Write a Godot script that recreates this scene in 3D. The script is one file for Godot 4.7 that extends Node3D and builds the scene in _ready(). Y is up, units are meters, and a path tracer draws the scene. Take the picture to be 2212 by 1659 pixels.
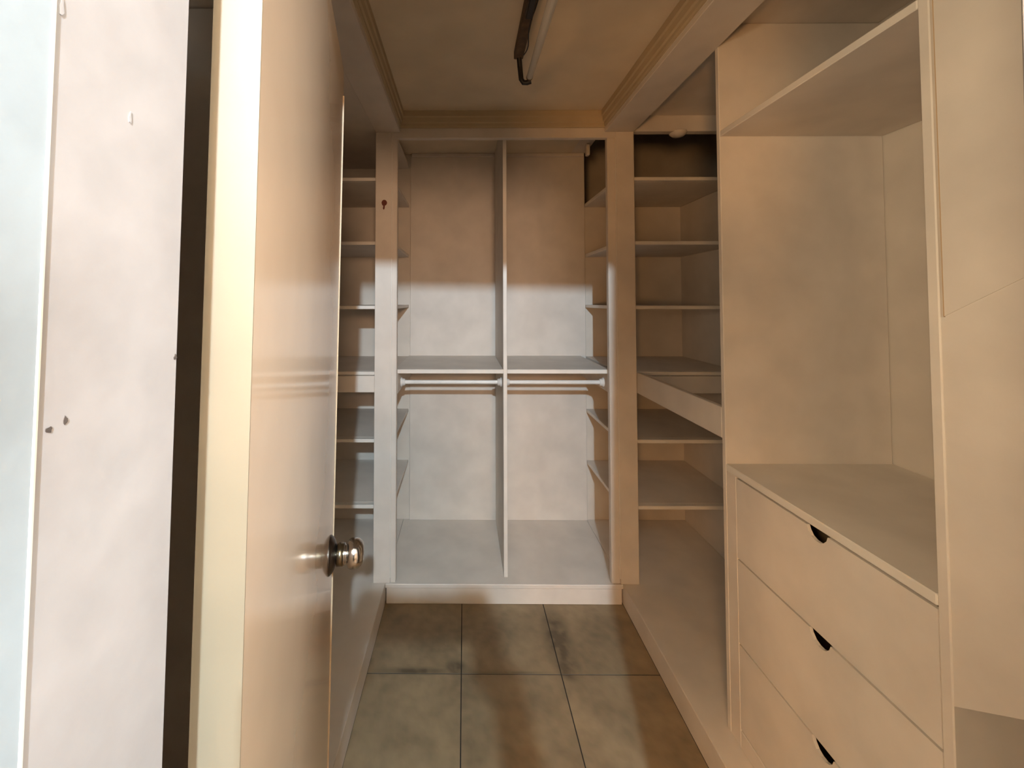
extends Node3D
# Walk-in closet seen through its doorway. Helpers take z as distance INTO the closet (Godot z = -z).

const F_PX := 900.0
const IMG := Vector2(2212.0, 1659.0)
const PRINCIPAL := Vector2(996.76, 623.91)
const EYE := 1.6
const LEAN := 0.0145            # the old door frame leans a little to the right

# main planes (metres)
const ZD := 2.2515              # fronts of the posts of the back wardrobe
const ZB := 2.909               # back wall
const ZF := 1.5166              # far side panel of the drawer wardrobe
const ZN := 0.8385              # near side panel of the drawer wardrobe
const XR := 0.9236              # front plane of the right-hand units
const XW := 1.51                # right wall
const XL := -0.485              # front plane of the left-hand units
const XWL := -1.08              # left wall
const YB := 0.108               # top of the base platform
const YC := 2.637               # ceiling
const YH := 2.525               # underside of the header boards

var used := {}
var mat := {}
var img := {}

func _ready() -> void:
	setup_camera()
	setup_lights()
	make_materials()
	build_shell()
	build_door_frame()
	build_door()
	build_base()
	build_centre_wardrobe()
	build_corner_shelves(true)
	build_corner_shelves(false)
	build_drawer_wardrobe()
	build_headers()
	build_tube_light()
	build_bulb_and_fill_lamps()
	build_photographer()

# ------------------------------------------------------------------ camera, light
func setup_camera() -> void:
	var c := Camera3D.new()
	c.name = "camera"
	add_child(c)
	c.position = Vector3(0, EYE, 0)
	c.rotation = Vector3(0.0307, 0.0072, 0)
	c.near = 0.05
	c.far = 60.0
	c.projection = Camera3D.PROJECTION_FRUSTUM
	c.keep_aspect = Camera3D.KEEP_HEIGHT
	c.size = c.near * IMG.y / F_PX
	c.frustum_offset = Vector2(IMG.x * 0.5 - PRINCIPAL.x, -(IMG.y * 0.5 - PRINCIPAL.y)) * c.near / F_PX
	c.current = true

func setup_lights() -> void:
	var w := WorldEnvironment.new()
	w.name = "environment"
	var e := Environment.new()
	e.background_mode = Environment.BG_COLOR
	e.background_color = Color(0, 0, 0)
	e.ambient_light_source = Environment.AMBIENT_SOURCE_DISABLED
	e.tonemap_mode = Environment.TONE_MAPPER_LINEAR
	e.tonemap_exposure = 1.0
	e.sdfgi_enabled = true
	e.ssao_enabled = true
	e.ssil_enabled = true
	w.environment = e
	add_child(w)

const BULB_AT := Vector3(0.18, 2.31, 1.05)       # Godot coordinates
const BULB_ENERGY := 8.40
const BULB_COLOR := Color(0.823, 0.929, 1.000)
const FILL_LEFT_AT := Vector3(-0.56, 1.4, 1.25)      # added warm fill lamp behind the photographer's left
const FILL_LEFT_ENERGY := 2.60
const FILL_LEFT_COLOR := Color(1.000, 0.735, 0.453)
const FILL_RIGHT_AT := Vector3(1.5, 1.5, 0.7)       # added fill lamp right of the photographer, brightens the door
const FILL_RIGHT_ENERGY := 3.50
const FILL_RIGHT_COLOR := Color(0.961, 1.000, 1.000)
const FILL_NICHE_AT := Vector3(-0.57, 1.85, 0.38)    # added warm fill for the drawer wardrobe, left of the doorway
const FILL_NICHE_ENERGY := 2.20
const FILL_NICHE_COLOR := Color(1.000, 0.904, 0.750)
const FILL_TALL_AT := Vector3(0.3, 1.95, 1.4)        # added warm fill for the upper back, behind the photographer
const FILL_TALL_ENERGY := 3.70
const FILL_TALL_COLOR := Color(1.000, 0.810, 0.649)

# ------------------------------------------------------------------ names, tags
func numbered(called: String) -> String:
	if not used.has(called):
		used[called] = 0
		return called
	used[called] += 1
	return "%s_%03d" % [called, used[called]]

func tag(o: Node, label: String, category := "", group := "", kind := "") -> void:
	if label != "": o.set_meta("label", label)
	if category != "": o.set_meta("category", category)
	if group != "": o.set_meta("group", group)
	if kind != "": o.set_meta("kind", kind)

func thing(called: String, label: String, category: String, group := "") -> Node3D:
	var o := Node3D.new()
	o.name = numbered(called)
	add_child(o)
	tag(o, label, category, group)
	return o

func structure(called: String, label: String, mesh: Mesh = null, m: Material = null) -> Node3D:
	var o: Node3D
	if mesh:
		var mi := MeshInstance3D.new()
		mi.mesh = mesh
		mi.material_override = m
		o = mi
	else:
		o = Node3D.new()
	o.name = called
	add_child(o)
	tag(o, label, "", "", "structure")
	return o

func part(parent: Node, called: String, mesh: Mesh, m: Material, label := "") -> MeshInstance3D:
	var o := MeshInstance3D.new()
	o.name = called
	o.mesh = mesh
	o.material_override = m
	o.cast_shadow = GeometryInstance3D.SHADOW_CASTING_SETTING_ON
	parent.add_child(o, true)
	if label != "": o.set_meta("label", label)
	return o

# a bevelled board from x0..x1, y0..y1, z0..z1 (z = distance into the closet), origin at its centre
func board(parent: Node, called: String, x0: float, x1: float, y0: float, y1: float, z0: float, z1: float, m: Material, b := 0.0015, label := "") -> MeshInstance3D:
	var o := part(parent, called, bevel_box(Vector3(x1 - x0, y1 - y0, z1 - z0), b), m, label)
	o.position = Vector3((x0 + x1) * 0.5, (y0 + y1) * 0.5, -(z0 + z1) * 0.5)
	return o

func lean(o: Node3D) -> void:
	var bs := Basis(Vector3(0, 0, 1), -LEAN)
	var pv := Vector3(0, EYE, 0)
	o.transform = Transform3D(bs, pv - bs * pv) * o.transform

# ------------------------------------------------------------------ mesh helpers
func tri(st: SurfaceTool, a: Vector3, b: Vector3, c: Vector3, inside: Vector3) -> void:
	var n := (c - a).cross(b - a)
	if n.length() < 1e-12: return
	n = n.normalized()
	if n.dot((a + b + c) / 3.0 - inside) < 0.0:
		n = -n
		var t := b
		b = c
		c = t
	for p in [a, b, c]:
		st.set_normal(n)
		st.add_vertex(p)

func quad(st: SurfaceTool, a: Vector3, b: Vector3, c: Vector3, d: Vector3, inside: Vector3) -> void:
	tri(st, a, b, c, inside)
	tri(st, a, c, d, inside)

var box_cache := {}
func bevel_box(s: Vector3, b := 0.0015) -> ArrayMesh:
	var key := "%.4f %.4f %.4f %.4f" % [s.x, s.y, s.z, b]
	if box_cache.has(key): return box_cache[key]
	b = minf(b, 0.45 * minf(s.x, minf(s.y, s.z)))
	var st := SurfaceTool.new()
	st.begin(Mesh.PRIMITIVE_TRIANGLES)
	var h := s * 0.5
	var q := func(sx: int, sy: int, sz: int, axis: int) -> Vector3:
		var v := Vector3(sx * (h.x - b), sy * (h.y - b), sz * (h.z - b))
		v[axis] = [sx, sy, sz][axis] * h[axis]
		return v
	var o := Vector3.ZERO
	for axis in 3:
		for sg in [-1, 1]:
			var c := []
			for uv in [[-1, -1], [1, -1], [1, 1], [-1, 1]]:
				var t := [0, 0, 0]
				t[axis] = sg
				t[(axis + 1) % 3] = uv[0]
				t[(axis + 2) % 3] = uv[1]
				c.append(q.call(t[0], t[1], t[2], axis))
			quad(st, c[0], c[1], c[2], c[3], o)
	for axis in 3:      # edges along axis
		var a1 := (axis + 1) % 3
		var a2 := (axis + 2) % 3
		for s1 in [-1, 1]:
			for s2 in [-1, 1]:
				var t0 := [0, 0, 0]
				t0[a1] = s1
				t0[a2] = s2
				var t1 := t0.duplicate()
				t0[axis] = -1
				t1[axis] = 1
				quad(st, q.call(t0[0], t0[1], t0[2], a1), q.call(t1[0], t1[1], t1[2], a1), q.call(t1[0], t1[1], t1[2], a2), q.call(t0[0], t0[1], t0[2], a2), o)
	for sx in [-1, 1]:
		for sy in [-1, 1]:
			for sz in [-1, 1]:
				tri(st, q.call(sx, sy, sz, 0), q.call(sx, sy, sz, 1), q.call(sx, sy, sz, 2), o)
	var m := st.commit()
	box_cache[key] = m
	return m

# polygon (2-D, either winding) extruded: place(p2d, depth) -> Vector3 for depth 0 and 1
func extrude(poly: PackedVector2Array, place: Callable) -> ArrayMesh:
	var st := SurfaceTool.new()
	st.begin(Mesh.PRIMITIVE_TRIANGLES)
	var idx := Geometry2D.triangulate_polygon(poly)
	var far: Vector3 = place.call(poly[0], 1.0)
	var near: Vector3 = place.call(poly[0], 0.0)
	for i in range(0, idx.size(), 3):
		for d in [0.0, 1.0]:
			var a: Vector3 = place.call(poly[idx[i]], d)
			var b: Vector3 = place.call(poly[idx[i + 1]], d)
			var c: Vector3 = place.call(poly[idx[i + 2]], d)
			var other: Vector3 = a + (far - near) * (1.0 if d == 0.0 else -1.0)
			tri(st, a, b, c, other)
	var cw := Geometry2D.is_polygon_clockwise(poly)
	for i in poly.size():
		var p := poly[i]
		var r := poly[(i + 1) % poly.size()]
		var e := (r - p).normalized()
		var inward := Vector2(e.y, -e.x) if cw else Vector2(-e.y, e.x)
		var mid := (p + r) * 0.5 + inward * 0.001
		quad(st, place.call(p, 0.0), place.call(r, 0.0), place.call(r, 1.0), place.call(p, 1.0), place.call(mid, 0.5))
	return st.commit()

# lathe about +Y: profile of (radius, y)
func lathe(profile: Array, segs := 28) -> ArrayMesh:
	var st := SurfaceTool.new()
	st.begin(Mesh.PRIMITIVE_TRIANGLES)
	st.set_smooth_group(0)
	for i in profile.size() - 1:
		var p: Vector2 = profile[i]
		var r: Vector2 = profile[i + 1]
		for k in segs:
			var a0 := TAU * k / segs
			var a1 := TAU * (k + 1) / segs
			var va := Vector3(p.x * cos(a0), p.y, p.x * sin(a0))
			var vb := Vector3(p.x * cos(a1), p.y, p.x * sin(a1))
			var vc := Vector3(r.x * cos(a1), r.y, r.x * sin(a1))
			var vd := Vector3(r.x * cos(a0), r.y, r.x * sin(a0))
			for t in [[va, vb, vc], [va, vc, vd]]:
				if (t[1] - t[0]).cross(t[2] - t[0]).length() > 1e-12:
					for v in t: st.add_vertex(v)
	st.index()
	st.generate_normals()
	return st.commit()

func tube_mesh(pts: Array, radius: float, segs := 14) -> ArrayMesh:
	var st := SurfaceTool.new()
	st.begin(Mesh.PRIMITIVE_TRIANGLES)
	var rings := []
	var up := Vector3(0.13, 0.97, 0.21).normalized()
	for i in pts.size():
		var d: Vector3 = (pts[mini(i + 1, pts.size() - 1)] - pts[maxi(i - 1, 0)]).normalized()
		var s := d.cross(up).normalized()
		var t := s.cross(d).normalized()
		var ring := []
		for k in segs:
			var a := TAU * k / segs
			ring.append(pts[i] + (s * cos(a) + t * sin(a)) * radius)
		rings.append(ring)
	for i in pts.size() - 1:
		var mid: Vector3 = (pts[i] + pts[i + 1]) * 0.5
		for k in segs:
			var l := (k + 1) % segs
			quad(st, rings[i][k], rings[i][l], rings[i + 1][l], rings[i + 1][k], mid)
	for k in segs:
		var l := (k + 1) % segs
		tri(st, pts[0], rings[0][k], rings[0][l], pts[1])
		tri(st, pts[-1], rings[-1][k], rings[-1][l], pts[-2])
	return st.commit()

# ------------------------------------------------------------------ materials
func noise_image(nm: String, seed_: int, freq: float, oct: int, lo: float, hi: float, stretch := 1.0, sz := 256) -> ImageTexture:
	var n := FastNoiseLite.new()
	n.seed = seed_
	n.noise_type = FastNoiseLite.TYPE_SIMPLEX_SMOOTH
	n.frequency = freq
	n.fractal_octaves = oct
	var src := n.get_seamless_image(sz, sz)
	if stretch > 1.0:
		src.resize(sz, int(sz * stretch), Image.INTERPOLATE_CUBIC)
	var im := Image.create(src.get_width(), src.get_height(), false, Image.FORMAT_RGB8)
	for y in src.get_height():
		for x in src.get_width():
			var g := lerpf(lo, hi, src.get_pixel(x, y).r)
			im.set_pixel(x, y, Color(g, g, g))
	img[nm] = im
	return ImageTexture.create_from_image(im)

func bump_image(nm: String, strength: float) -> ImageTexture:
	var im: Image = img[nm].duplicate()
	im.bump_map_to_normal_map(strength)
	return ImageTexture.create_from_image(im)

func painted(c: Color, rough: float, tex: Texture2D, nrm: Texture2D, scale := 1.0, nscale := 0.25, spec := 0.5) -> StandardMaterial3D:
	var m := StandardMaterial3D.new()
	m.albedo_color = c
	m.albedo_texture = tex
	m.roughness = rough
	m.metallic_specular = spec
	m.uv1_triplanar = true
	m.uv1_world_triplanar = true
	m.uv1_scale = Vector3.ONE * scale
	if nrm:
		m.normal_enabled = true
		m.normal_texture = nrm
		m.normal_scale = nscale
	return m

func make_materials() -> void:
	var soft := noise_image("soft", 3, 0.012, 4, 0.93, 1.0)
	var fine := noise_image("fine", 8, 0.05, 4, 0.0, 1.0)
	var brush := noise_image("brush", 21, 0.06, 3, 0.2, 1.0, 6.0)
	var grime := noise_image("grime", 11, 0.02, 5, 0.62, 1.0)
	var fine_n := bump_image("fine", 1.0)
	var brush_n := bump_image("brush", 0.8)
	mat.white = painted(Color(0.87, 0.83, 0.785), 0.55, soft, fine_n, 1.1, 0.05)
	mat.edge = painted(Color(0.89, 0.86, 0.82), 0.5, soft, fine_n, 1.1, 0.05)
	mat.ceiling = painted(Color(0.89, 0.83, 0.73), 0.9, soft, fine_n, 0.8, 0.08)
	mat.cornice = painted(Color(0.76, 0.69, 0.57), 0.8, soft, fine_n, 1.0, 0.08)
	mat.wallpaint = painted(Color(0.85, 0.81, 0.76), 0.8, soft, fine_n, 0.9, 0.08)
	mat.bluewall = painted(Color(0.56, 0.595, 0.62), 0.75, soft, fine_n, 4.0, 0.12)
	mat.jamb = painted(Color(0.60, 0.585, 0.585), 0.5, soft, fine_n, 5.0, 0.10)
	mat.door = painted(Color(0.84, 0.745, 0.65), 0.22, soft, brush_n, 1.0, 0.03)
	mat.door.clearcoat_enabled = true
	mat.door.clearcoat = 0.6
	mat.door.clearcoat_roughness = 0.08
	mat.lipping = painted(Color(0.72, 0.64, 0.53), 0.6, soft, null, 1.4)
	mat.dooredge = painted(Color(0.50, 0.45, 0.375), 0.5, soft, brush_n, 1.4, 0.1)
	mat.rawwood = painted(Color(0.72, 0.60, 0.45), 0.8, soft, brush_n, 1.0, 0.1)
	mat.grout = painted(Color(0.17, 0.14, 0.11), 0.95, grime, fine_n, 3.0, 0.4)
	mat.roomfloor = painted(Color(0.50, 0.42, 0.33), 0.6, grime, fine_n, 0.9, 0.2)
	mat.roomwall = painted(Color(0.74, 0.66, 0.56), 0.85, soft, fine_n, 0.7, 0.2)
	mat.fixture = painted(Color(0.42, 0.33, 0.22), 0.7, grime, fine_n, 4.0, 0.3)
	mat.holder = painted(Color(0.12, 0.09, 0.07), 0.5, soft, null, 2.0)
	mat.rustmark = painted(Color(0.50, 0.25, 0.17), 0.8, grime, null, 20.0)
	mat.chip = painted(Color(0.33, 0.29, 0.27), 0.8, grime, null, 20.0)
	mat.plastic = painted(Color(0.88, 0.87, 0.85), 0.35, soft, null, 3.0)
	var t := StandardMaterial3D.new()
	t.albedo_color = Color(0.80, 0.79, 0.76)
	t.roughness = 0.2
	mat.tube = t
	var k := StandardMaterial3D.new()
	k.albedo_color = Color(0.74, 0.745, 0.75)
	k.metallic = 1.0
	k.roughness = 0.16
	mat.steel = k
	var kd := k.duplicate()
	kd.albedo_color = Color(0.36, 0.34, 0.32)
	kd.roughness = 0.3
	mat.darksteel = kd
	var br := k.duplicate()
	br.albedo_color = Color(0.46, 0.43, 0.36)
	br.roughness = 0.28
	mat.brass = br
	var tl := StandardMaterial3D.new()
	tl.vertex_color_use_as_albedo = true
	tl.roughness = 0.55
	tl.uv1_triplanar = true
	tl.uv1_world_triplanar = true
	tl.uv1_scale = Vector3.ONE * 2.2
	tl.normal_enabled = true
	tl.normal_texture = fine_n
	tl.normal_scale = 0.25
	mat.tile = tl

# ------------------------------------------------------------------ the shell
func slab(x0: float, x1: float, y0: float, y1: float, z0: float, z1: float) -> ArrayMesh:
	var st := SurfaceTool.new()
	st.begin(Mesh.PRIMITIVE_TRIANGLES)
	var c := Vector3((x0 + x1) * 0.5, (y0 + y1) * 0.5, -(z0 + z1) * 0.5)
	var s := Vector3(x1 - x0, y1 - y0, z1 - z0)
	st.append_from(bevel_box(s, 0.001), 0, Transform3D(Basis.IDENTITY, c))
	return st.commit()

const RX0 := -2.3
const RX1 := 2.3
const RZ0 := -3.1
const WALL0 := 0.12
const WALL1 := 0.302

func build_shell() -> void:
	var fl := structure("floor", "square beige ceramic floor tiles with dark grout joints and grimy smudges", slab(RX0 - 0.1, RX1 + 0.1, -0.12, -0.004, WALL0, ZB + 0.12), mat.grout)
	var cols := [-0.42, -0.014, 0.416, 0.838]
	var rows := [WALL1, 0.554, 0.984, 1.414, 1.844, ZD + 0.03]
	for r in rows.size() - 1:
		for c in cols.size() - 1:
			part(fl, "tile", tile_mesh(cols[c] + (0.0 if c == 0 else 0.0022), cols[c + 1] - (0.0 if c == 2 else 0.0022), rows[r] + 0.0022, rows[r + 1] - 0.0022, r * 3 + c), mat.tile)
	structure("floor_room", "brown floor of the room in front of the closet", slab(RX0 - 0.1, RX1 + 0.1, -0.12, 0.0, RZ0 - 0.1, WALL1), mat.roomfloor)
	var ce := structure("ceiling", "cream painted ceiling over the closet aisle")
	board(ce, "ceiling_panel", RX0 - 0.1, 2.72, YC, YC + 0.12, RZ0 - 0.1, ZD + 0.0455, mat.ceiling, 0.001)
	board(ce, "ceiling_panel", RX0 - 0.1, 0.842, YC, YC + 0.12, ZD + 0.0455, ZB + 0.12, mat.ceiling, 0.001)
	# both walls opened above the right corner shelves into an added void, for darkness
	var wb := structure("wall_back", "white painted wall behind the back wardrobe")
	board(wb, "wall_panel", XWL - 0.1, XW + 0.1, -0.1, 2.262, ZB, ZB + 0.1, mat.wallpaint, 0.001)
	board(wb, "wall_panel", XWL - 0.1, 0.842, 2.262, YC + 0.02, ZB, ZB + 0.1, mat.wallpaint, 0.001)
	board(wb, "added_void_panel", 0.742, 0.842, YC, 3.6, ZD + 0.0, ZB + 0.1, mat.wallpaint, 0.001)
	board(wb, "added_void_panel", 0.742, 0.842, 2.162, 3.6, ZB + 0.1, 3.75, mat.wallpaint, 0.001)
	board(wb, "added_void_panel", 0.742, 2.6, 2.162, 3.6, 3.75, 3.85, mat.wallpaint, 0.001)
	board(wb, "added_void_panel", 0.842, 2.6, 2.162, 2.262, ZB + 0.1, 3.75, mat.wallpaint, 0.001)
	board(wb, "added_void_panel", 0.742, 2.7, 3.6, 3.7, ZD - 0.055, 3.85, mat.wallpaint, 0.001)
	var wr := structure("wall_right", "cream painted wall behind the drawers and right shelves")
	board(wr, "wall_panel", XW, XW + 0.1, -0.1, YC + 0.0, WALL1, ZD + 0.045, mat.wallpaint, 0.001)
	board(wr, "wall_panel", XW, XW + 0.1, -0.1, 2.262, ZD + 0.045, ZB + 0.05, mat.wallpaint, 0.001)
	board(wr, "added_void_panel", XW + 0.1, 2.6, 2.162, YC, ZD - 0.055, ZD + 0.045, mat.wallpaint, 0.001)
	board(wr, "added_void_panel", 0.742, 2.7, YC + 0.12, 3.6, ZD - 0.055, ZD + 0.045, mat.wallpaint, 0.001)
	board(wr, "added_void_panel", 2.6, 2.7, 2.162, 3.6, ZD - 0.055, 3.85, mat.wallpaint, 0.001)
	board(wr, "added_void_panel", XW + 0.1, 2.6, 2.162, 2.262, ZD + 0.045, ZB + 0.1, mat.wallpaint, 0.001)
	structure("wall_left", "cream painted wall behind the left shelves", slab(XWL - 0.1, XWL, -0.1, YC + 0.02, 0.2, ZB + 0.05), mat.wallpaint)
	var wf := structure("wall_front", "pale blue grey wall around the closet doorway")
	board(wf, "wall_panel", RX0, -0.199, -0.05, YC + 0.01, WALL0, 0.2465, mat.bluewall, 0.003)
	board(wf, "wall_panel", 0.452, RX1, -0.05, YC + 0.01, WALL0, WALL1, mat.bluewall, 0.003)
	board(wf, "wall_panel", -0.199, 0.452, 2.15, YC + 0.01, WALL0, WALL1, mat.bluewall, 0.003)
	structure("wall_room_left", "warm plastered wall of the room before the closet", slab(RX0 - 0.1, RX0, -0.1, YC + 0.02, RZ0, WALL1), mat.roomwall)
	structure("wall_room_right", "warm plastered wall on the far right of the room", slab(RX1, RX1 + 0.1, -0.1, YC + 0.02, RZ0, WALL1), mat.roomwall)
	structure("wall_room_rear", "warm plastered wall behind the photographer", slab(RX0 - 0.1, RX1 + 0.1, -0.1, YC + 0.02, RZ0 - 0.1, RZ0), mat.roomwall)

func stain(p: Vector2, c: Vector2, rx: float, rz: float) -> float:
	var d := Vector2((p.x - c.x) / rx, (p.y - c.y) / rz).length()
	return clampf(1.0 - d, 0.0, 1.0)

var tile_noise: FastNoiseLite
func tile_mesh(x0: float, x1: float, z0: float, z1: float, seed_: int) -> ArrayMesh:
	if tile_noise == null:
		tile_noise = FastNoiseLite.new()
		tile_noise.seed = 5
		tile_noise.frequency = 4.0
		tile_noise.fractal_octaves = 5
	var n := 40
	var st := SurfaceTool.new()
	st.begin(Mesh.PRIMITIVE_TRIANGLES)
	var tone := 1.0 + 0.06 * sin(seed_ * 2.4)
	var e := 0.003
	var xs := []
	var zs := []
	for i in n + 1:
		xs.append(lerpf(x0 + e, x1 - e, float(i) / n))
		zs.append(lerpf(z0 + e, z1 - e, float(i) / n))
	xs.push_front(x0)
	xs.append(x1)
	zs.push_front(z0)
	zs.append(z1)
	var m: int = xs.size()
	for j in m:
		for i in m:
			var border: bool = i == 0 or j == 0 or i == m - 1 or j == m - 1
			var p := Vector2(xs[i], zs[j])
			var a := tile_noise.get_noise_2d(p.x, p.y)
			var b := tile_noise.get_noise_2d(p.x * 4.0 + 9.0, p.y * 4.0)
			var g := tone * (1.0 + 0.30 * a + 0.22 * b)
			# smudges seen along the joints
			var s := 0.0
			s = maxf(s, stain(p, Vector2(0.445, 2.02), 0.085, 0.26) * 1.5)
			s = maxf(s, stain(p, Vector2(0.455, 1.87), 0.07, 0.08) * 1.6)
			s = maxf(s, stain(p, Vector2(-0.04, 1.875), 0.06, 0.05) * 1.4)
			s = maxf(s, stain(p, Vector2(-0.22, 1.855), 0.20, 0.022) * 1.3)
			s = maxf(s, stain(p, Vector2(0.2, 1.85), 0.2, 0.012) * 0.8)
			s *= clampf(0.8 + 1.2 * b + 0.5 * a, 0.2, 1.2)
			g *= 1.0 - 0.62 * clampf(s, 0.0, 1.0)
			var col := Color(0.235 * g, 0.166 * g, 0.094 * g)
			st.set_color(col)
			st.set_normal(Vector3.UP)
			st.add_vertex(Vector3(p.x, -0.0022 if border else 0.0, -p.y))
	for j in m - 1:
		for i in m - 1:
			var q := j * m + i
			for k in [q, q + m, q + 1, q + 1, q + m, q + m + 1]: st.add_index(k)
	# skirts down into the joint
	var base := m * m
	var ring := [[x0, z0], [x1, z0], [x1, z1], [x0, z1]]
	for k in 4:
		var pa: Array = ring[k]
		var pb: Array = ring[(k + 1) % 4]
		var nn := Vector3(pb[1] - pa[1], 0, (pb[0] - pa[0])).normalized()
		for v in [[pa, -0.0022], [pb, -0.0022], [pb, -0.012], [pa, -0.012]]:
			st.set_color(Color(0.2, 0.17, 0.13))
			st.set_normal(nn)
			st.add_vertex(Vector3(v[0][0], v[1], -v[0][1]))
		for t in [0, 1, 2, 0, 2, 3]: st.add_index(base + k * 4 + t)
	return st.commit()

# ------------------------------------------------------------------ doorway
func build_door_frame() -> void:
	var l := structure("trim_1", "white painted door jamb with a rounded corner and chipped paint")
	board(l, "jamb_lining", -0.199, -0.1695, -0.002, 2.15, 0.1655, 0.247, mat.jamb, 0.0012)
	board(l, "architrave_return", -0.199, -0.1690, -0.002, 2.15, WALL0 - 0.001, 0.1652, mat.bluewall, 0.0006, "pale blue grey return of the wall beside the jamb")
	part(l, "caulk_line", tube_mesh([Vector3(-0.1698, 0.0, -0.1652), Vector3(-0.1698, 2.13, -0.1652)], 0.0013, 8), mat.edge, "white line of filler between wall and jamb")
	var chips := [[1.98, 0.2165, 0.0016, 0.003], [1.545, 0.171, 0.0014, 0.0012], [1.547, 0.178, 0.001, 0.0016], [1.565, 0.2446, 0.0012, 0.0016]]
	for c in chips:
		var o := part(l, "paint_chip", chip_mesh(c[2], c[3], int(c[0] * 1000)), mat.chip)
		o.position = Vector3(-0.1694, c[0], -c[1])
	var drips := [[2.03, 0.2105, 0.0008, 0.004], [1.99, 0.208, 0.0009, 0.007], [1.855, 0.181, 0.0012, 0.005], [1.69, 0.2055, 0.0007, 0.003], [1.72, 0.1685, 0.0009, 0.004], [1.30, 0.198, 0.0007, 0.004], [1.33, 0.2085, 0.0009, 0.0012], [1.08, 0.199, 0.0012, 0.005], [1.225, 0.186, 0.0008, 0.003]]
	for c in drips:
		var o := part(l, "paint_drip", chip_mesh(c[2], c[3], int(c[0] * 1000)), mat.jamb)
		o.position = Vector3(-0.1693, c[0], -c[1])
	lean(l)
	var h := structure("trim_2", "white painted head of the door frame")
	board(h, "head_lining", -0.199, 0.4285, 2.13, 2.152, WALL0 - 0.001, WALL1 - 0.001, mat.jamb, 0.0035)
	lean(h)
	var r := structure("trim_3", "white painted right jamb at the edge of view")
	board(r, "jamb_lining", 0.4285, 0.458, -0.002, 2.15, WALL0 - 0.001, 0.322, mat.jamb, 0.0035)
	lean(r)

func chip_mesh(rz: float, ry: float, seed_: int) -> ArrayMesh:
	var pl := PackedVector2Array()
	for k in 9:
		var a := TAU * k / 9.0
		var w := 1.0 + 0.3 * sin(seed_ * 1.7 + k * 2.3)
		pl.append(Vector2(cos(a) * rz * w, sin(a) * ry * w))
	return extrude(pl, func(p, d): return Vector3(0.0002 * (d - 0.5) * 2.0, p.y, p.x))

const HINGE := Vector2(-0.157, 0.31)
const FREE := Vector2(-0.266, 0.88)
const DOOR_T := 0.034
const DOOR_TOP := 2.09

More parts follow.
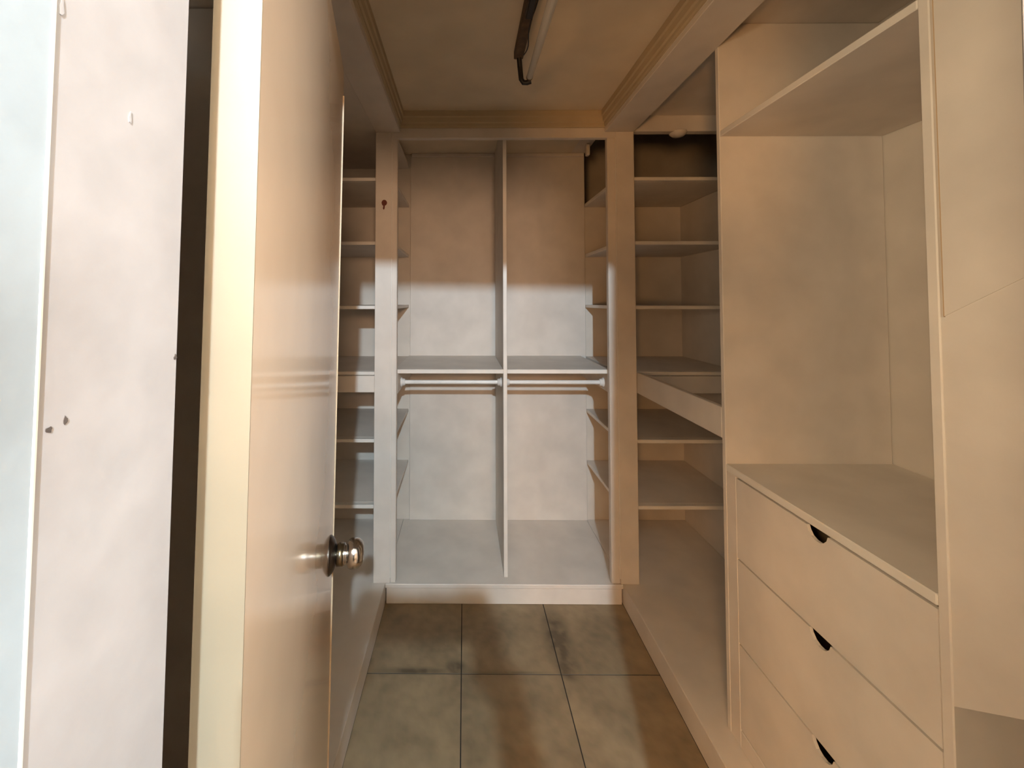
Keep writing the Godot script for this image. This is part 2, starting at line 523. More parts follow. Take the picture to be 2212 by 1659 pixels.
func build_door() -> void:
	var d := structure("door_1", "tan glossy flush door standing open into the closet")
	var along := FREE - HINGE
	var len_ := along.length()
	# local frame: x along the leaf, y up, z away from the visible face
	var ax := Vector3(along.x, 0, -along.y).normalized()
	var nz := Vector3.UP.cross(-ax).normalized()       # points to the right, out of the visible face
	if nz.x < 0: nz = -nz
	var leaf := Node3D.new()
	var org := Vector3(HINGE.x, 0, -HINGE.y)
	leaf.free()
	var put := func(p: Vector2, dep: float) -> Vector3: return org + ax * p.x + Vector3.UP * p.y - nz * (dep * DOOR_T)
	# leaf outline: small rounded top corner at the free edge
	var pl := PackedVector2Array([Vector2(0.0, 0.008), Vector2(len_, 0.008)])
	for k in 6:
		var a := k / 5.0 * PI * 0.5
		pl.append(Vector2(len_ - 0.012 + 0.012 * cos(a), DOOR_TOP - 0.05 + 0.05 * sin(a)))
	pl.append(Vector2(0.0, DOOR_TOP))
	part(d, "door_leaf", extrude(pl, put), mat.door)
	# lipping on the hinge edge and the free edge
	var lip := PackedVector2Array([Vector2(-0.0012, 0.009), Vector2(0.0, 0.009), Vector2(0.0, DOOR_TOP - 0.001), Vector2(-0.0012, DOOR_TOP - 0.001)])
	part(d, "edge_lipping", extrude(lip, put), mat.dooredge, "cream painted hinge edge of the door")
	var lip2 := PackedVector2Array([Vector2(len_, 0.009), Vector2(len_ + 0.0016, 0.009), Vector2(len_ + 0.0016, DOOR_TOP - 0.055), Vector2(len_, DOOR_TOP - 0.052)])
	part(d, "edge_lipping", extrude(lip2, func(p, q): return org + ax * p.x + Vector3.UP * p.y + nz * (0.0016 - q * DOOR_T)), mat.lipping, "pale lipping on the free edge")
	# knob
	var at := org + ax * (len_ - 0.055) + Vector3.UP * 1.102
	var basis := Basis(ax, nz, ax.cross(nz)).orthonormalized()
	var place := func(o: Node3D, side: float) -> void:
		o.transform = Transform3D(basis if side > 0 else Basis(ax, -nz, -ax.cross(nz)).orthonormalized(), at if side > 0 else at - nz * DOOR_T)
	for side in [1.0, -1.0]:
		var kb := part(d, "door_knob", lathe([Vector2(0.0, 0.066), Vector2(0.010, 0.0655), Vector2(0.017, 0.064), Vector2(0.0225, 0.060), Vector2(0.0262, 0.054), Vector2(0.0272, 0.047), Vector2(0.0268, 0.040), Vector2(0.0245, 0.036), Vector2(0.0185, 0.0335), Vector2(0.0165, 0.0325), Vector2(0.0165, 0.030), Vector2(0.0195, 0.029), Vector2(0.0195, 0.0265), Vector2(0.0165, 0.0255), Vector2(0.0165, 0.010), Vector2(0.0, 0.010)], 40), mat.steel, "round brushed steel knob")
		place.call(kb, side)
		var rose := part(kb, "rose", lathe([Vector2(0.0, 0.0125), Vector2(0.018, 0.0125), Vector2(0.027, 0.009), Vector2(0.0335, 0.0035), Vector2(0.035, 0.001), Vector2(0.035, 0.0), Vector2(0.0, 0.0)], 40), mat.darksteel)
		rose.position = Vector3.ZERO
		part(kb, "collar", lathe([Vector2(0.0, 0.026), Vector2(0.0205, 0.026), Vector2(0.0205, 0.014), Vector2(0.0, 0.014)], 32), mat.brass)
	var lp := PackedVector2Array([Vector2(len_ + 0.0014, 1.07), Vector2(len_ + 0.0030, 1.07), Vector2(len_ + 0.0030, 1.13), Vector2(len_ + 0.0014, 1.13)])
	part(d, "latch_plate", extrude(lp, func(p, q): return org + ax * p.x + Vector3.UP * p.y - nz * (0.005 + q * (DOOR_T - 0.010))), mat.brass)
	# hinges on the hidden side
	for y in [0.25, 1.05, 1.94]:
		var hg := part(d, "hinge", lathe([Vector2(0.0, 0.045), Vector2(0.005, 0.045), Vector2(0.005, -0.045), Vector2(0.0, -0.045)], 12), mat.darksteel)
		hg.position = org - nz * (DOOR_T + 0.003) + ax * 0.002 + Vector3.UP * y
	lean(d)

# ------------------------------------------------------------------ base platform
func build_base() -> void:
	var b := thing("base_platform", "low white platform carrying the closet shelves around the tiled floor", "platform")
	# kick boards
	board(b, "kick_board", -0.415, 0.832, 0.0, YB - 0.022, ZD + 0.004, ZD + 0.024, mat.white, 0.002, "white kick board under the back wardrobe")
	board(b, "kick_board", -0.44, -0.42, 0.0, YB - 0.0005, 0.36, ZD + 0.03, mat.white, 0.002, "kick board along the left side")
	board(b, "kick_board", 0.838, 0.858, 0.0, YB - 0.0005, 0.36, ZD + 0.03, mat.white, 0.002, "kick board along the right side")
	# platform tops
	board(b, "platform_top", -0.4195, 0.8375, YB - 0.022, YB, ZD - 0.006, ZB - 0.001, mat.white, 0.003)
	board(b, "platform_top", XWL + 0.001, -0.4205, YB - 0.02, YB, 0.36, ZB - 0.001, mat.white, 0.002)
	board(b, "platform_top", 0.8385, XW - 0.001, YB - 0.02, YB, 0.36, ZB - 0.001, mat.white, 0.002)

# ------------------------------------------------------------------ wardrobe at the back
func build_centre_wardrobe() -> void:
	var w := thing("wardrobe", "white open wardrobe at the back with a centre divider and two hanging rails", "wardrobe")
	board(w, "back_panel", -0.377, 0.839, YB, YC - 0.001, ZB - 0.014, ZB - 0.001, mat.white, 0.002)
	for s in [0, 1]:
		var x0: float = XL if s == 0 else 0.8265
		var x1: float = -0.396 if s == 0 else XR
		var po := board(w, "stile", x0, x1, YB, YH + 0.02, ZD, ZD + 0.045, mat.white, 0.002)
		var i0: float = -0.396 if s == 0 else 0.78
		var i1: float = -0.3664 if s == 0 else 0.8265
		var c: Vector3 = po.position
		var ib := part(po, "inner_bead", bevel_box(Vector3(i1 - i0, YH - YB, 0.034), 0.003), mat.white)
		ib.position = Vector3((i0 + i1) * 0.5, (YH + YB) * 0.5, -(ZD + 0.007 + 0.017)) - c
		var gx: float = -0.3955 if s == 0 else 0.8245
		var gb := part(po, "bead", tube_mesh([Vector3(0, -1.18, 0), Vector3(0, 1.18, 0)], 0.004, 8), mat.edge)
		gb.position = Vector3(gx, (YH + YB) * 0.5, -(ZD + 0.003)) - c
	var hd := board(w, "header_rail", XL, XR, 2.495, YC - 0.001, ZD + 0.002, ZD + 0.036, mat.white, 0.002)
	var zf := 2.305
	board(w, "divider", 0.2135, 0.2350, YB, YC - 0.001, zf, ZB - 0.014, mat.edge, 0.002)
	board(w, "shelf", -0.386, 0.2135, 1.204, 1.2268, zf, ZB - 0.014, mat.edge, 0.002)
	board(w, "shelf", 0.2350, 0.80, 1.204, 1.2268, zf, ZB - 0.014, mat.edge, 0.002)
	# cleats below the shelf on both sides
	board(w, "side_cleat", -0.386, -0.366, 1.094, 1.204, ZD + 0.045, ZB - 0.014, mat.white, 0.002)
	board(w, "side_cleat", 0.80, 0.82, 1.094, 1.204, ZD + 0.045, ZB - 0.014, mat.white, 0.002)
	# hanging rails with round sockets
	var yr := 1.136
	for s in [[-0.366, 0.2135], [0.2350, 0.80]]:
		var rl := part(w, "hanging_rail", tube_mesh([Vector3(s[0] + 0.002, yr, -2.42), Vector3(s[1] - 0.002, yr, -2.42)], 0.012, 18), mat.plastic, "slim white hanging rail")
		for e in [0, 1]:
			var so := part(rl, "rail_socket", lathe([Vector2(0.0, 0.024), Vector2(0.016, 0.024), Vector2(0.019, 0.021), Vector2(0.021, 0.008), Vector2(0.026, 0.006), Vector2(0.026, 0.0), Vector2(0.0, 0.0)], 24), mat.plastic)
			so.rotation.z = -PI * 0.5 if e == 0 else PI * 0.5
			so.position = Vector3(s[e], yr, -2.42)
	# brackets up in the top corners
	board(w, "top_bracket", 0.80, 0.822, 2.56, YC - 0.001, 2.70, 2.74, mat.white, 0.004)
	board(w, "top_batten", -0.37, 0.835, 2.612, YC - 0.001, ZB - 0.030, ZB - 0.014, mat.white, 0.003)
	# mark on the left stile
	var mk := PackedVector2Array()
	var shape := [[0, 14], [7, 12], [12, 5], [12, -3], [8, -9], [3, -12], [2, -24], [-2, -30], [-6, -24], [-4, -14], [-9, -8], [-12, 0], [-10, 8], [-5, 13]]
	for q in shape: mk.append(Vector2(q[0], q[1]) * 0.00125)
	var mo := part(w, "rust_mark", extrude(mk, func(p, q): return Vector3(p.x, p.y, 0.0008 * q)), mat.rustmark, "small reddish mark on the left stile")
	mo.position = Vector3(-0.4368, 2.137, -(ZD - 0.0002))

# ------------------------------------------------------------------ corner shelves
func build_corner_shelves(right: bool) -> void:
	var u := thing("corner_shelves", "shadowed open shelves in the right corner behind a slanting cross rail" if right else "white open shelves in the left corner behind the open door", "shelves", "corner shelf units")
	var tops := [2.281, 1.929, 1.578, 1.2215, 0.860, 0.510]
	var xa: float = 0.840 if right else XWL + 0.001
	var xb: float = XW - 0.001 if right else -0.388
	for i in tops.size():
		board(u, "shelf", xa + (0.003 if right else 0.0), xb, tops[i] - 0.019, tops[i], ZD + 0.046, ZB - 0.001, mat.white, 0.002)
		if right: board(u, "shelf_edge", xa, xa + 0.0029, tops[i] - 0.019, tops[i], ZD + 0.046, ZB - 0.015, mat.edge, 0.0006)
		# shelf nosing in the opening beside the stile
		if right: board(u, "shelf_edge", XR + 0.0005, XW - 0.001, tops[i] - 0.019, tops[i], ZD + 0.012, ZD + 0.0458, mat.edge, 0.002)
		else: board(u, "shelf_edge", XWL + 0.001, XL - 0.0005, tops[i] - 0.019, tops[i], ZD + 0.012, ZD + 0.0458, mat.edge, 0.002)
	# face rail below the fourth shelf
	if right: board(u, "face_rail", XR + 0.0005, XW - 0.001, 1.105, 1.198, ZD + 0.02, ZD + 0.04, mat.white, 0.002)
	else: board(u, "face_rail", XWL + 0.001, XL - 0.0005, 1.111, 1.2, ZD + 0.004, ZD + 0.03, mat.white, 0.002)
	if not right: board(u, "top_board", xa, xb, YH + 0.011, YH + 0.03, ZD + 0.046, ZB - 0.001, mat.white, 0.001)
	if right:
		# rail along the aisle from the stile to the wardrobe panel
		board(u, "cross_rail", XR, XR + 0.022, 1.111, 1.221, ZF + 0.0005, ZD - 0.0005, mat.white, 0.002, "white rail running along the aisle to the wardrobe panel")
		var kn := part(u, "ceiling_socket", lathe([Vector2(0.0, 0.0), Vector2(0.045, 0.0), Vector2(0.045, -0.008), Vector2(0.030, -0.022), Vector2(0.0, -0.028)], 24), mat.white)
		kn.position = Vector3(1.18, YH + 0.01, -(ZD + 0.03))
	else:
		board(u, "side_panel", XWL + 0.001, XL, YB, YH, 1.28, 1.2995, mat.white, 0.002)

# ------------------------------------------------------------------ drawer wardrobe on the right
func build_drawer_wardrobe() -> void:
	var w := thing("wardrobe", "open wardrobe niche above the drawers on the right with a top shelf", "wardrobe")
	board(w, "side_panel", XR, XW - 0.001, YB, 2.6145, ZF - 0.02, ZF, mat.white, 0.002, "broad white panel beside the corner shelves")
	board(w, "side_panel", XR, XW - 0.001, YB, 2.6145, ZN - 0.0205, ZN, mat.white, 0.002, "near side panel")
	board(w, "top_shelf", XR, XW - 0.001, 2.197, 2.217, ZN + 0.0005, ZF - 0.0205, mat.white, 0.002)
	# end panel next to the doorway: upper board with a sloping foot over a fixed board
	var z1 := ZN - 0.0245
	var lower := PackedVector2Array([Vector2(z1, 0.838), Vector2(0.7179, 0.908), Vector2(0.58, 1.005), Vector2(WALL1 + 0.001, 1.16), Vector2(WALL1 + 0.001, YH), Vector2(z1 - 0.003, YH), Vector2(z1 - 0.003, 1.57), Vector2(z1 + 0.004, 1.57), Vector2(z1 + 0.004, 0.835)])
	part(w, "end_panel", extrude(lower, func(p, q): return Vector3(XR + 0.003 + q * 0.018, p.y, -p.x)), mat.white, "plain end panel next to the doorway")
	var upper := PackedVector2Array([Vector2(z1 - 0.003, 1.572), Vector2(0.6953, 1.6395), Vector2(0.5, 1.757), Vector2(WALL1 + 0.001, 1.875), Vector2(WALL1 + 0.001, YH), Vector2(z1 - 0.003, YH)])
	part(w, "overlay_panel", extrude(upper, func(p, q): return Vector3(XR + 0.0015 + q * 0.0014, p.y, -p.x)), mat.white)
	board(w, "gap_shade_strip", XR + 0.007, XR + 0.012, 1.571, YH, z1 - 0.0028, ZN - 0.0207, mat.rawwood, 0.0004)  # brown strip standing in for the dark shade of the joint gap
	board(w, "recess_back", XR + 0.2, XR + 0.218, YB, 1.3, WALL1 + 0.001, ZN - 0.021, mat.white, 0.002, "board set back in the recess below the end panel")
	# chest of drawers
	var c := thing("chest_of_drawers", "built-in cream chest of three wide drawers with notched finger pulls", "drawers")
	board(c, "counter_top", XR - 0.001, XW - 0.001, 1.0048, 1.0284, ZN + 0.0005, ZF - 0.0205, mat.edge, 0.0025)
	board(c, "stile", XR, XR + 0.02, YB + 0.001, 1.0045, 1.4445, ZF - 0.0205, mat.white, 0.002)
	board(c, "bottom_rail", XR, XR + 0.02, YB + 0.001, 0.1685, ZN + 0.0005, 1.4443, mat.white, 0.002)
	board(c, "back_board", XW - 0.012, XW - 0.002, YB + 0.001, 1.0, ZN + 0.001, ZF - 0.021, mat.rawwood, 0.001)
	var ys := [[0.7350, 0.9995], [0.4545, 0.7290], [0.1740, 0.4485]]
	for i in 3:
		var y0: float = ys[i][0]
		var y1: float = ys[i][1]
		var z0 := ZN + 0.0008
		var zz1 := 1.4437
		# notch for the fingers in the upper edge
		var pl := PackedVector2Array([Vector2(z0, y0), Vector2(zz1, y0), Vector2(zz1, y1), Vector2(1.1515, y1), Vector2(1.147, y1 - 0.012), Vector2(1.138, y1 - 0.023), Vector2(1.125, y1 - 0.028), Vector2(1.111, y1 - 0.028), Vector2(1.099, y1 - 0.022), Vector2(1.090, y1 - 0.012), Vector2(1.086, y1), Vector2(z0, y1)])
		var dr := part(c, "drawer", extrude(pl, func(p, q): return Vector3(XR + 0.0005 + q * 0.009, p.y, -p.x)), mat.white, ["top drawer front with a notched finger pull", "middle drawer front with a notched finger pull", "bottom drawer front with a notched finger pull"][i])
		board(dr, "drawer_bottom", XR + 0.019, XW - 0.06, y0 + 0.012, y0 + 0.02, z0 + 0.012, zz1 - 0.012, mat.rawwood, 0.001)
		for s in [z0 + 0.012, zz1 - 0.024]:
			board(dr, "drawer_side", XR + 0.019, XW - 0.06, y0 + 0.02, y1 - 0.05, s, s + 0.012, mat.rawwood, 0.001)

# ------------------------------------------------------------------ headers and cornice below the ceiling
func build_headers() -> void:
	var r := structure("trim_4", "flat header board with cornice over the right units")
	board(r, "header_board", 0.765, XR, YH, YH + 0.02, WALL1 + 0.021, ZD - 0.0005, mat.white, 0.002)
	board(r, "fascia", 0.765, 0.782, YH + 0.02, YC - 0.0005, WALL1 + 0.001, ZD - 0.0005, mat.white, 0.001)
	cornice(r, 0.765, -1.0)
	board(r, "soffit_board", XR, XW - 0.001, 2.615, YC - 0.0005, WALL1 + 0.001, ZD + 0.0, mat.white, 0.002)
	board(r, "fascia", XR - 0.017, XR, YH + 0.02, YC - 0.0005, WALL1 + 0.021, ZD - 0.0005, mat.white, 0.001)
	board(r, "valance", XR + 0.0005, XW - 0.001, YH + 0.004, YC - 0.0005, ZD + 0.001, ZD + 0.0455, mat.white, 0.002)
	var l := structure("trim_5", "flat header board with cornice over the left units")
	board(l, "header_board", XL, -0.352, YH, YH + 0.02, 0.248, ZD - 0.0005, mat.white, 0.002)
	board(l, "fascia", -0.369, -0.352, YH + 0.02, YC - 0.0005, WALL1 + 0.001, ZD - 0.0005, mat.white, 0.001)
	cornice(l, -0.352, 1.0)
	board(l, "soffit_board", XWL + 0.001, XL, YH + 0.004, YH + 0.02, 0.248, ZD + 0.045, mat.white, 0.002)
	var b := structure("trim_6", "cornice over the back wardrobe")
	var pr := cornice_profile()
	part(b, "cornice", extrude(pr, func(p, q): return Vector3(lerpf(-0.352, 0.765, q), p.y, -(ZD + 0.001) + p.x)), mat.cornice)

func cornice_profile() -> PackedVector2Array:
	return PackedVector2Array([Vector2(0.0, YC - 0.0008), Vector2(0.0, YC - 0.088), Vector2(0.006, YC - 0.088), Vector2(0.009, YC - 0.080), Vector2(0.009, YC - 0.066), Vector2(0.015, YC - 0.060), Vector2(0.017, YC - 0.036), Vector2(0.023, YC - 0.030), Vector2(0.023, YC - 0.0008)])

func cornice(o: Node3D, x: float, dir: float) -> void:
	part(o, "cornice", extrude(cornice_profile(), func(p, q): return Vector3(x + dir * p.x, p.y, -lerpf(WALL1 + 0.001, ZD - 0.02, q))), mat.cornice)

# ------------------------------------------------------------------ tube lamp on the ceiling
func build_tube_light() -> void:
	var t := thing("tube_lamp", "unlit fluorescent batten with a bare tube hanging askew from the ceiling", "lamp")
	board(t, "housing", 0.205, 0.243, YC - 0.034, YC - 0.0005, 0.62, 1.70, mat.fixture, 0.003, "rusty narrow batten housing")
	var a := Vector3(0.268, 2.522, -1.685)
	var b := Vector3(0.205, 2.30, -0.90)
	var d := (b - a)
	part(t, "tube", tube_mesh([a, a + d * 0.5, b, a + d * 1.15], 0.0128, 20), mat.tube, "bare white glass tube")
	# bent end holder
	part(t, "end_holder", tube_mesh([Vector3(0.226, YC - 0.03, -1.69), Vector3(0.231, 2.575, -1.705), Vector3(0.237, 2.528, -1.713), Vector3(0.247, 2.515, -1.716), Vector3(0.262, 2.514, -1.714), Vector3(0.277, 2.516, -1.708)], 0.0105, 10), mat.holder, "bent dark end holder")
	var cp := part(t, "end_cap", tube_mesh([a - d * 0.012, a + d * 0.012], 0.0135, 16), mat.fixture)
	cp.position = Vector3.ZERO
	part(t, "end_holder", tube_mesh([Vector3(0.224, YC - 0.03, -0.70), Vector3(0.205, 2.42, -0.76), Vector3(0.19, 2.262, -0.80)], 0.0085, 10), mat.holder)
	board(t, "ballast", 0.212, 0.236, YC - 0.058, YC - 0.033, 1.12, 1.42, mat.holder, 0.003)
	# loose wire
	var wp := []
	for k in 26:
		var s := k / 25.0
		wp.append(Vector3(0.238 + 0.006 * sin(s * 17.0), YC - 0.05 - 0.014 * sin(s * 9.0), -lerpf(1.64, 1.0, s)))
	part(t, "wire", tube_mesh(wp, 0.0022, 6), mat.holder)

# ------------------------------------------------------------------ pendant bulb and added fill lamps behind the camera
func build_bulb_and_fill_lamps() -> void:
	var p := thing("pendant_lamp", "bare white bulb on a short cord in the room behind the camera", "lamp")
	p.position = BULB_AT
	var glow := StandardMaterial3D.new()
	glow.albedo_color = Color(1, 1, 1)
	glow.emission_enabled = true
	glow.emission = BULB_COLOR
	glow.emission_energy_multiplier = 0.2 * BULB_ENERGY
	var bulb := part(p, "bulb", lathe([Vector2(0.0, -0.026), Vector2(0.012, -0.024), Vector2(0.021, -0.016), Vector2(0.025, -0.004), Vector2(0.024, 0.010), Vector2(0.020, 0.032), Vector2(0.018, 0.046), Vector2(0.0, 0.050)], 24), glow)
	bulb.cast_shadow = GeometryInstance3D.SHADOW_CASTING_SETTING_OFF
	part(p, "bulb_socket", lathe([Vector2(0.0, 0.050), Vector2(0.020, 0.050), Vector2(0.020, 0.095), Vector2(0.008, 0.105), Vector2(0.0, 0.105)], 20), mat.holder)
	part(p, "cord", tube_mesh([Vector3(0, 0.1, 0), Vector3(0, YC - BULB_AT.y - 0.001, 0)], 0.003, 8), mat.holder)
	var o := OmniLight3D.new()
	o.name = "bulb_light"
	o.light_energy = BULB_ENERGY
	o.light_color = BULB_COLOR
	o.light_size = 0.02
	o.omni_range = 14.0
	o.omni_attenuation = 2.0
	o.shadow_enabled = true
	p.add_child(o)
	fill_lamp("added fill lamp with a warm fabric shade left of the photographer", FILL_LEFT_AT, FILL_LEFT_ENERGY, FILL_LEFT_COLOR)
	fill_lamp("added fill lamp with a pale fabric shade right of the photographer", FILL_RIGHT_AT, FILL_RIGHT_ENERGY, FILL_RIGHT_COLOR)
	fill_lamp("added fill lamp with a warm shade close to the doorway", FILL_NICHE_AT, FILL_NICHE_ENERGY, FILL_NICHE_COLOR)
	fill_lamp("tall added fill lamp with a warm shade behind the photographer", FILL_TALL_AT, FILL_TALL_ENERGY, FILL_TALL_COLOR)

func fill_lamp(label: String, at: Vector3, energy: float, col: Color) -> void:  # invented lamp, added to fill the closet with light
	var f := thing("fill_lamp", label, "lamp", "added fill lamps")
	f.position = Vector3(at.x, 0, at.z)
	part(f, "base", lathe([Vector2(0.0, 0.0), Vector2(0.14, 0.0), Vector2(0.14, 0.012), Vector2(0.12, 0.02), Vector2(0.02, 0.03), Vector2(0.0, 0.03)], 32), mat.holder)
	part(f, "pole", tube_mesh([Vector3(0, 0.02, 0), Vector3(0, at.y - 0.1, 0)], 0.011, 12), mat.holder)
	var gl := StandardMaterial3D.new()
	gl.albedo_color = Color(0.95, 0.85, 0.7)
	gl.emission_enabled = true
	gl.emission = col
	gl.emission_energy_multiplier = 0.02 * energy
	var sh := part(f, "lamp_shade", lathe([Vector2(0.10, 0.13), Vector2(0.15, -0.13)], 36), gl)
	sh.position = Vector3(0, at.y, 0)
	var q := OmniLight3D.new()
	q.name = "fill_light"
	q.position = Vector3(0, at.y, 0)
	q.light_energy = energy
	q.light_color = col
	q.light_size = 0.15
	q.omni_range = 14.0
	q.omni_attenuation = 2.0
	q.shadow_enabled = true
	f.add_child(q)

# ------------------------------------------------------------------ the photographer, whose arm and phone throw the shadow on the tiles
# capsule: [a, b, radius a, radius b, colour]
func field(p: Vector3, caps: Array, k: float) -> float:
	var acc := 1.0
	for c in caps:
		var ab: Vector3 = c[1] - c[0]
		var t := clampf((p - c[0]).dot(ab) / maxf(ab.length_squared(), 1e-9), 0.0, 1.0)
		var d: float = p.distance_to(c[0] + ab * t) - lerpf(c[2], c[3], t)
		if d > acc + k: continue
		var h := maxf(k - absf(acc - d), 0.0) / k
		acc = minf(acc, d) - h * h * k * 0.25
	return acc

func nearest_colour(p: Vector3, caps: Array) -> Color:
	var best := 1e9
	var col := Color.WHITE
	for c in caps:
		var ab: Vector3 = c[1] - c[0]
		var t := clampf((p - c[0]).dot(ab) / maxf(ab.length_squared(), 1e-9), 0.0, 1.0)
		var d: float = p.distance_to(c[0] + ab * t) - lerpf(c[2], c[3], t)
		if d < best:
			best = d
			col = c[4]
	return col

# surface nets over the cells near the capsules
func nets(st: SurfaceTool, caps: Array, cell: float, k: float) -> void:
	var val := {}
	var m := cell * 1.6 + k * 0.3
	for c in caps:
		var r: float = maxf(c[2], c[3]) + m
		var lo: Vector3 = ((c[0] as Vector3).min(c[1]) - Vector3.ONE * r) / cell
		var hi: Vector3 = ((c[0] as Vector3).max(c[1]) + Vector3.ONE * r) / cell
		for x in range(int(floor(lo.x)), int(ceil(hi.x)) + 1):
			for y in range(int(floor(lo.y)), int(ceil(hi.y)) + 1):
				for z in range(int(floor(lo.z)), int(ceil(hi.z)) + 1):
					var key := Vector3i(x, y, z)
					if not val.has(key):
						val[key] = field(Vector3(key) * cell, caps, k)
	var offs := [Vector3i(0, 0, 0), Vector3i(1, 0, 0), Vector3i(0, 1, 0), Vector3i(1, 1, 0), Vector3i(0, 0, 1), Vector3i(1, 0, 1), Vector3i(0, 1, 1), Vector3i(1, 1, 1)]
	var edges := [[0, 1], [2, 3], [4, 5], [6, 7], [0, 2], [1, 3], [4, 6], [5, 7], [0, 4], [1, 5], [2, 6], [3, 7]]
	var vert := {}
	for key in val:
		var v := []
		var neg := 0
		for o in offs:
			if not val.has(key + o): break
			v.append(val[key + o])
			if val[key + o] < 0.0: neg += 1
		if v.size() < 8 or neg == 0 or neg == 8: continue
		var sum := Vector3.ZERO
		var cnt := 0
		for e in edges:
			var a: float = v[e[0]]
			var b: float = v[e[1]]
			if (a < 0.0) != (b < 0.0):
				sum += Vector3(key + offs[e[0]]).lerp(Vector3(key + offs[e[1]]), a / (a - b))
				cnt += 1
		vert[key] = sum / cnt * cell
	var info := {}
	for key in vert:
		var p: Vector3 = vert[key]
		var g := Vector3.ZERO
		for i in 8:
			g += Vector3(offs[i] * 2 - Vector3i.ONE) * val[key + offs[i]]
		info[key] = [p, g.normalized() if g.length() > 1e-9 else Vector3.UP, nearest_colour(p, caps)]
	var axes := [[Vector3i(1, 0, 0), Vector3i(0, 1, 0), Vector3i(0, 0, 1)], [Vector3i(0, 1, 0), Vector3i(0, 0, 1), Vector3i(1, 0, 0)], [Vector3i(0, 0, 1), Vector3i(1, 0, 0), Vector3i(0, 1, 0)]]
	for key in vert:
		for ax in axes:
			if not val.has(key + ax[0]): continue
			var a: float = val[key]
			var b: float = val[key + ax[0]]
			if (a < 0.0) == (b < 0.0): continue
			var q := [key, key - ax[1], key - ax[1] - ax[2], key - ax[2]]
			var ok := true
			for c in q: ok = ok and vert.has(c)
			if not ok: continue
			var seq := [0, 1, 2, 0, 2, 3] if a < 0.0 else [0, 2, 1, 0, 3, 2]
			for i in seq:
				var n: Array = info[q[i]]
				st.set_normal(n[1])
				st.set_color(n[2])
				st.add_vertex(n[0])

func hand(st: SurfaceTool, wrist: Vector3, grip: Vector3, side: float, skin: Color) -> void:
	# palm behind the phone, four fingers round its front, thumb behind
	var caps := []
	var palm := grip + Vector3(side * 0.022, -0.012, 0.046)
	caps.append([wrist, palm + Vector3(0, -0.02, 0.012), 0.026, 0.027, skin])
	for i in 4:
		var dy: float = [0.030, 0.010, -0.011, -0.031][i]
		var ln: float = [0.92, 1.0, 0.95, 0.78][i]
		var k0 := palm + Vector3(side * 0.012, dy * 0.9, -0.004)
		var k1 := grip + Vector3(side * 0.020, dy, -0.006)
		var k2 := grip + Vector3(side * (0.020 - 0.026 * ln), dy * 0.98, -0.0125)
		var k3 := grip + Vector3(side * (0.010 - 0.036 * ln), dy * 0.95, -0.0120)
		caps.append([palm + Vector3(0, dy * 0.5 - 0.01, 0.008), k0, 0.014, 0.0105, skin])
		caps.append([k0, k1, 0.0105, 0.0092, skin])
		caps.append([k1, k2, 0.0092, 0.0082, skin])
		caps.append([k2, k3, 0.0082, 0.0072, skin])
	var t0 := palm + Vector3(-side * 0.006, 0.004, 0.004)
	var t1 := grip + Vector3(-side * 0.012, 0.030, 0.026)
	var t2 := grip + Vector3(-side * 0.030, 0.026, 0.0215)
	caps.append([palm + Vector3(0, -0.02, 0.012), t0, 0.018, 0.014, skin])
	caps.append([t0, t1, 0.013, 0.0105, skin])
	caps.append([t1, t2, 0.0105, 0.0088, skin])
	nets(st, caps, 0.005, 0.006)

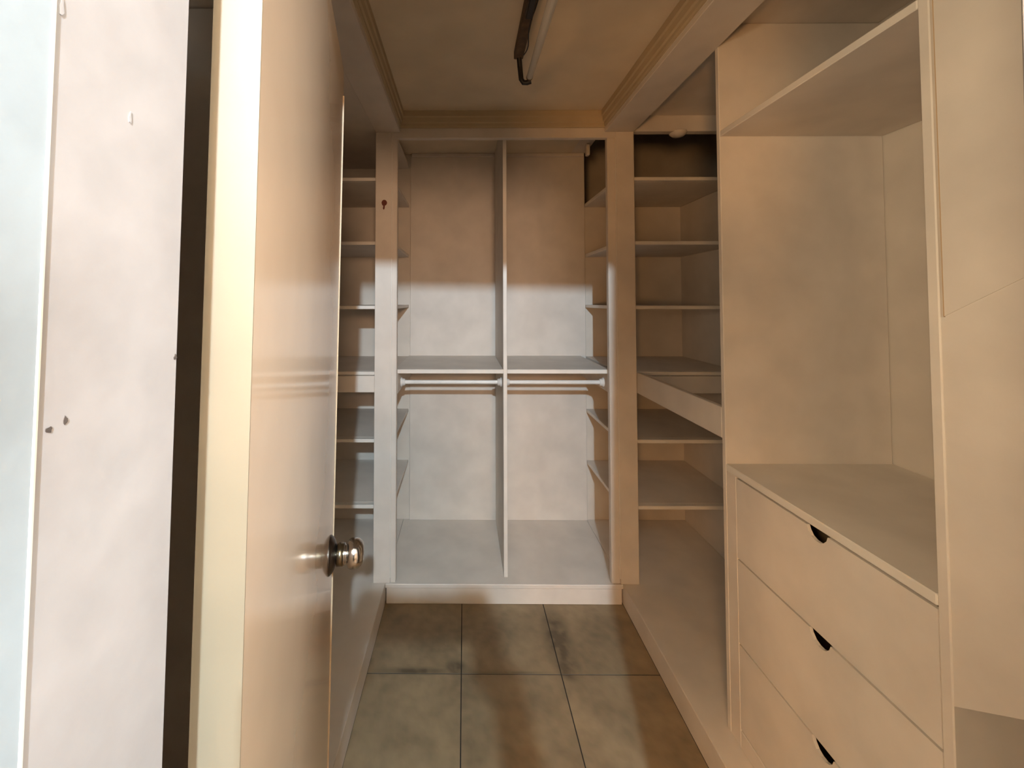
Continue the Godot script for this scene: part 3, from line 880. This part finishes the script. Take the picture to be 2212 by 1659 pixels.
func build_photographer() -> void:
	var skin := Color(0.42, 0.25, 0.16)
	var shirt := Color(0.10, 0.12, 0.16)
	var jeans := Color(0.05, 0.06, 0.09)
	var shoe := Color(0.03, 0.03, 0.03)
	var x := 0.12
	var z := 0.54
	var rw := Vector3(0.178, 1.508, 0.068)
	var lw := Vector3(-0.062, 1.508, 0.068)
	var caps := [
		[Vector3(x - 0.05, 1.33, z), Vector3(x + 0.05, 1.33, z), 0.125, 0.125, shirt],
		[Vector3(x - 0.06, 1.22, z), Vector3(x + 0.06, 1.22, z), 0.115, 0.115, shirt],
		[Vector3(x - 0.05, 1.08, z), Vector3(x + 0.05, 1.08, z), 0.105, 0.105, shirt],
		[Vector3(x - 0.07, 0.95, z), Vector3(x + 0.07, 0.95, z), 0.110, 0.110, jeans],
		[Vector3(x - 0.15, 1.41, z), Vector3(x + 0.15, 1.41, z), 0.058, 0.058, shirt],
		[Vector3(x, 1.42, z), Vector3(x, 1.52, z - 0.015), 0.058, 0.052, skin],
		[Vector3(x, 1.615, z - 0.01), Vector3(x, 1.56, z - 0.035), 0.088, 0.062, skin],
		[Vector3(x, 1.585, z - 0.100), Vector3(x, 1.565, z - 0.112), 0.010, 0.014, skin],
		[Vector3(x - 0.085, 1.595, z), Vector3(x - 0.088, 1.57, z), 0.013, 0.010, skin],
		[Vector3(x + 0.085, 1.595, z), Vector3(x + 0.088, 1.57, z), 0.013, 0.010, skin],
		[Vector3(x + 0.175, 1.405, z), Vector3(0.215, 1.335, 0.275), 0.058, 0.045, shirt],
		[Vector3(0.215, 1.335, 0.275), rw, 0.041, 0.027, skin],
		[Vector3(x - 0.175, 1.405, z), Vector3(-0.105, 1.335, 0.275), 0.058, 0.045, shirt],
		[Vector3(-0.105, 1.335, 0.275), lw, 0.041, 0.027, skin],
	]
	for s in [-1.0, 1.0]:
		caps.append([Vector3(x + s * 0.085, 0.90, z), Vector3(x + s * 0.095, 0.49, z + 0.01), 0.090, 0.060, jeans])
		caps.append([Vector3(x + s * 0.095, 0.49, z + 0.01), Vector3(x + s * 0.10, 0.10, z + 0.03), 0.060, 0.042, jeans])
		caps.append([Vector3(x + s * 0.10, 0.045, z + 0.05), Vector3(x + s * 0.115, 0.032, z - 0.13), 0.044, 0.032, shoe])
	var st := SurfaceTool.new()
	st.begin(Mesh.PRIMITIVE_TRIANGLES)
	nets(st, caps, 0.02, 0.03)
	hand(st, rw, Vector3(0.134, 1.562, 0.0105), 1.0, skin)
	hand(st, lw, Vector3(-0.024, 1.562, 0.0105), -1.0, skin)
	var bm := StandardMaterial3D.new()
	bm.vertex_color_use_as_albedo = true
	bm.roughness = 0.75
	var p := thing("person", "person in a dark shirt holding up a phone in the room", "person")
	part(p, "body", st.commit(), bm)
	var hs := SurfaceTool.new()
	hs.begin(Mesh.PRIMITIVE_TRIANGLES)
	nets(hs, [[Vector3(x, 1.635, z + 0.006), Vector3(x, 1.59, z + 0.03), 0.092, 0.080, Color(0.03, 0.02, 0.015)]], 0.014, 0.02)
	part(p, "hair", hs.commit(), bm)
	var ph := thing("phone", "black phone held level in both hands", "phone")
	var pb := part(ph, "phone_body", bevel_box(Vector3(0.156, 0.076, 0.0082), 0.003), mat.holder)
	pb.position = Vector3(0.055, 1.562, 0.0105)
	var scr := part(pb, "screen", bevel_box(Vector3(0.148, 0.069, 0.0006), 0.0002), mat.darksteel)
	scr.position = Vector3(0, 0, 0.0044)
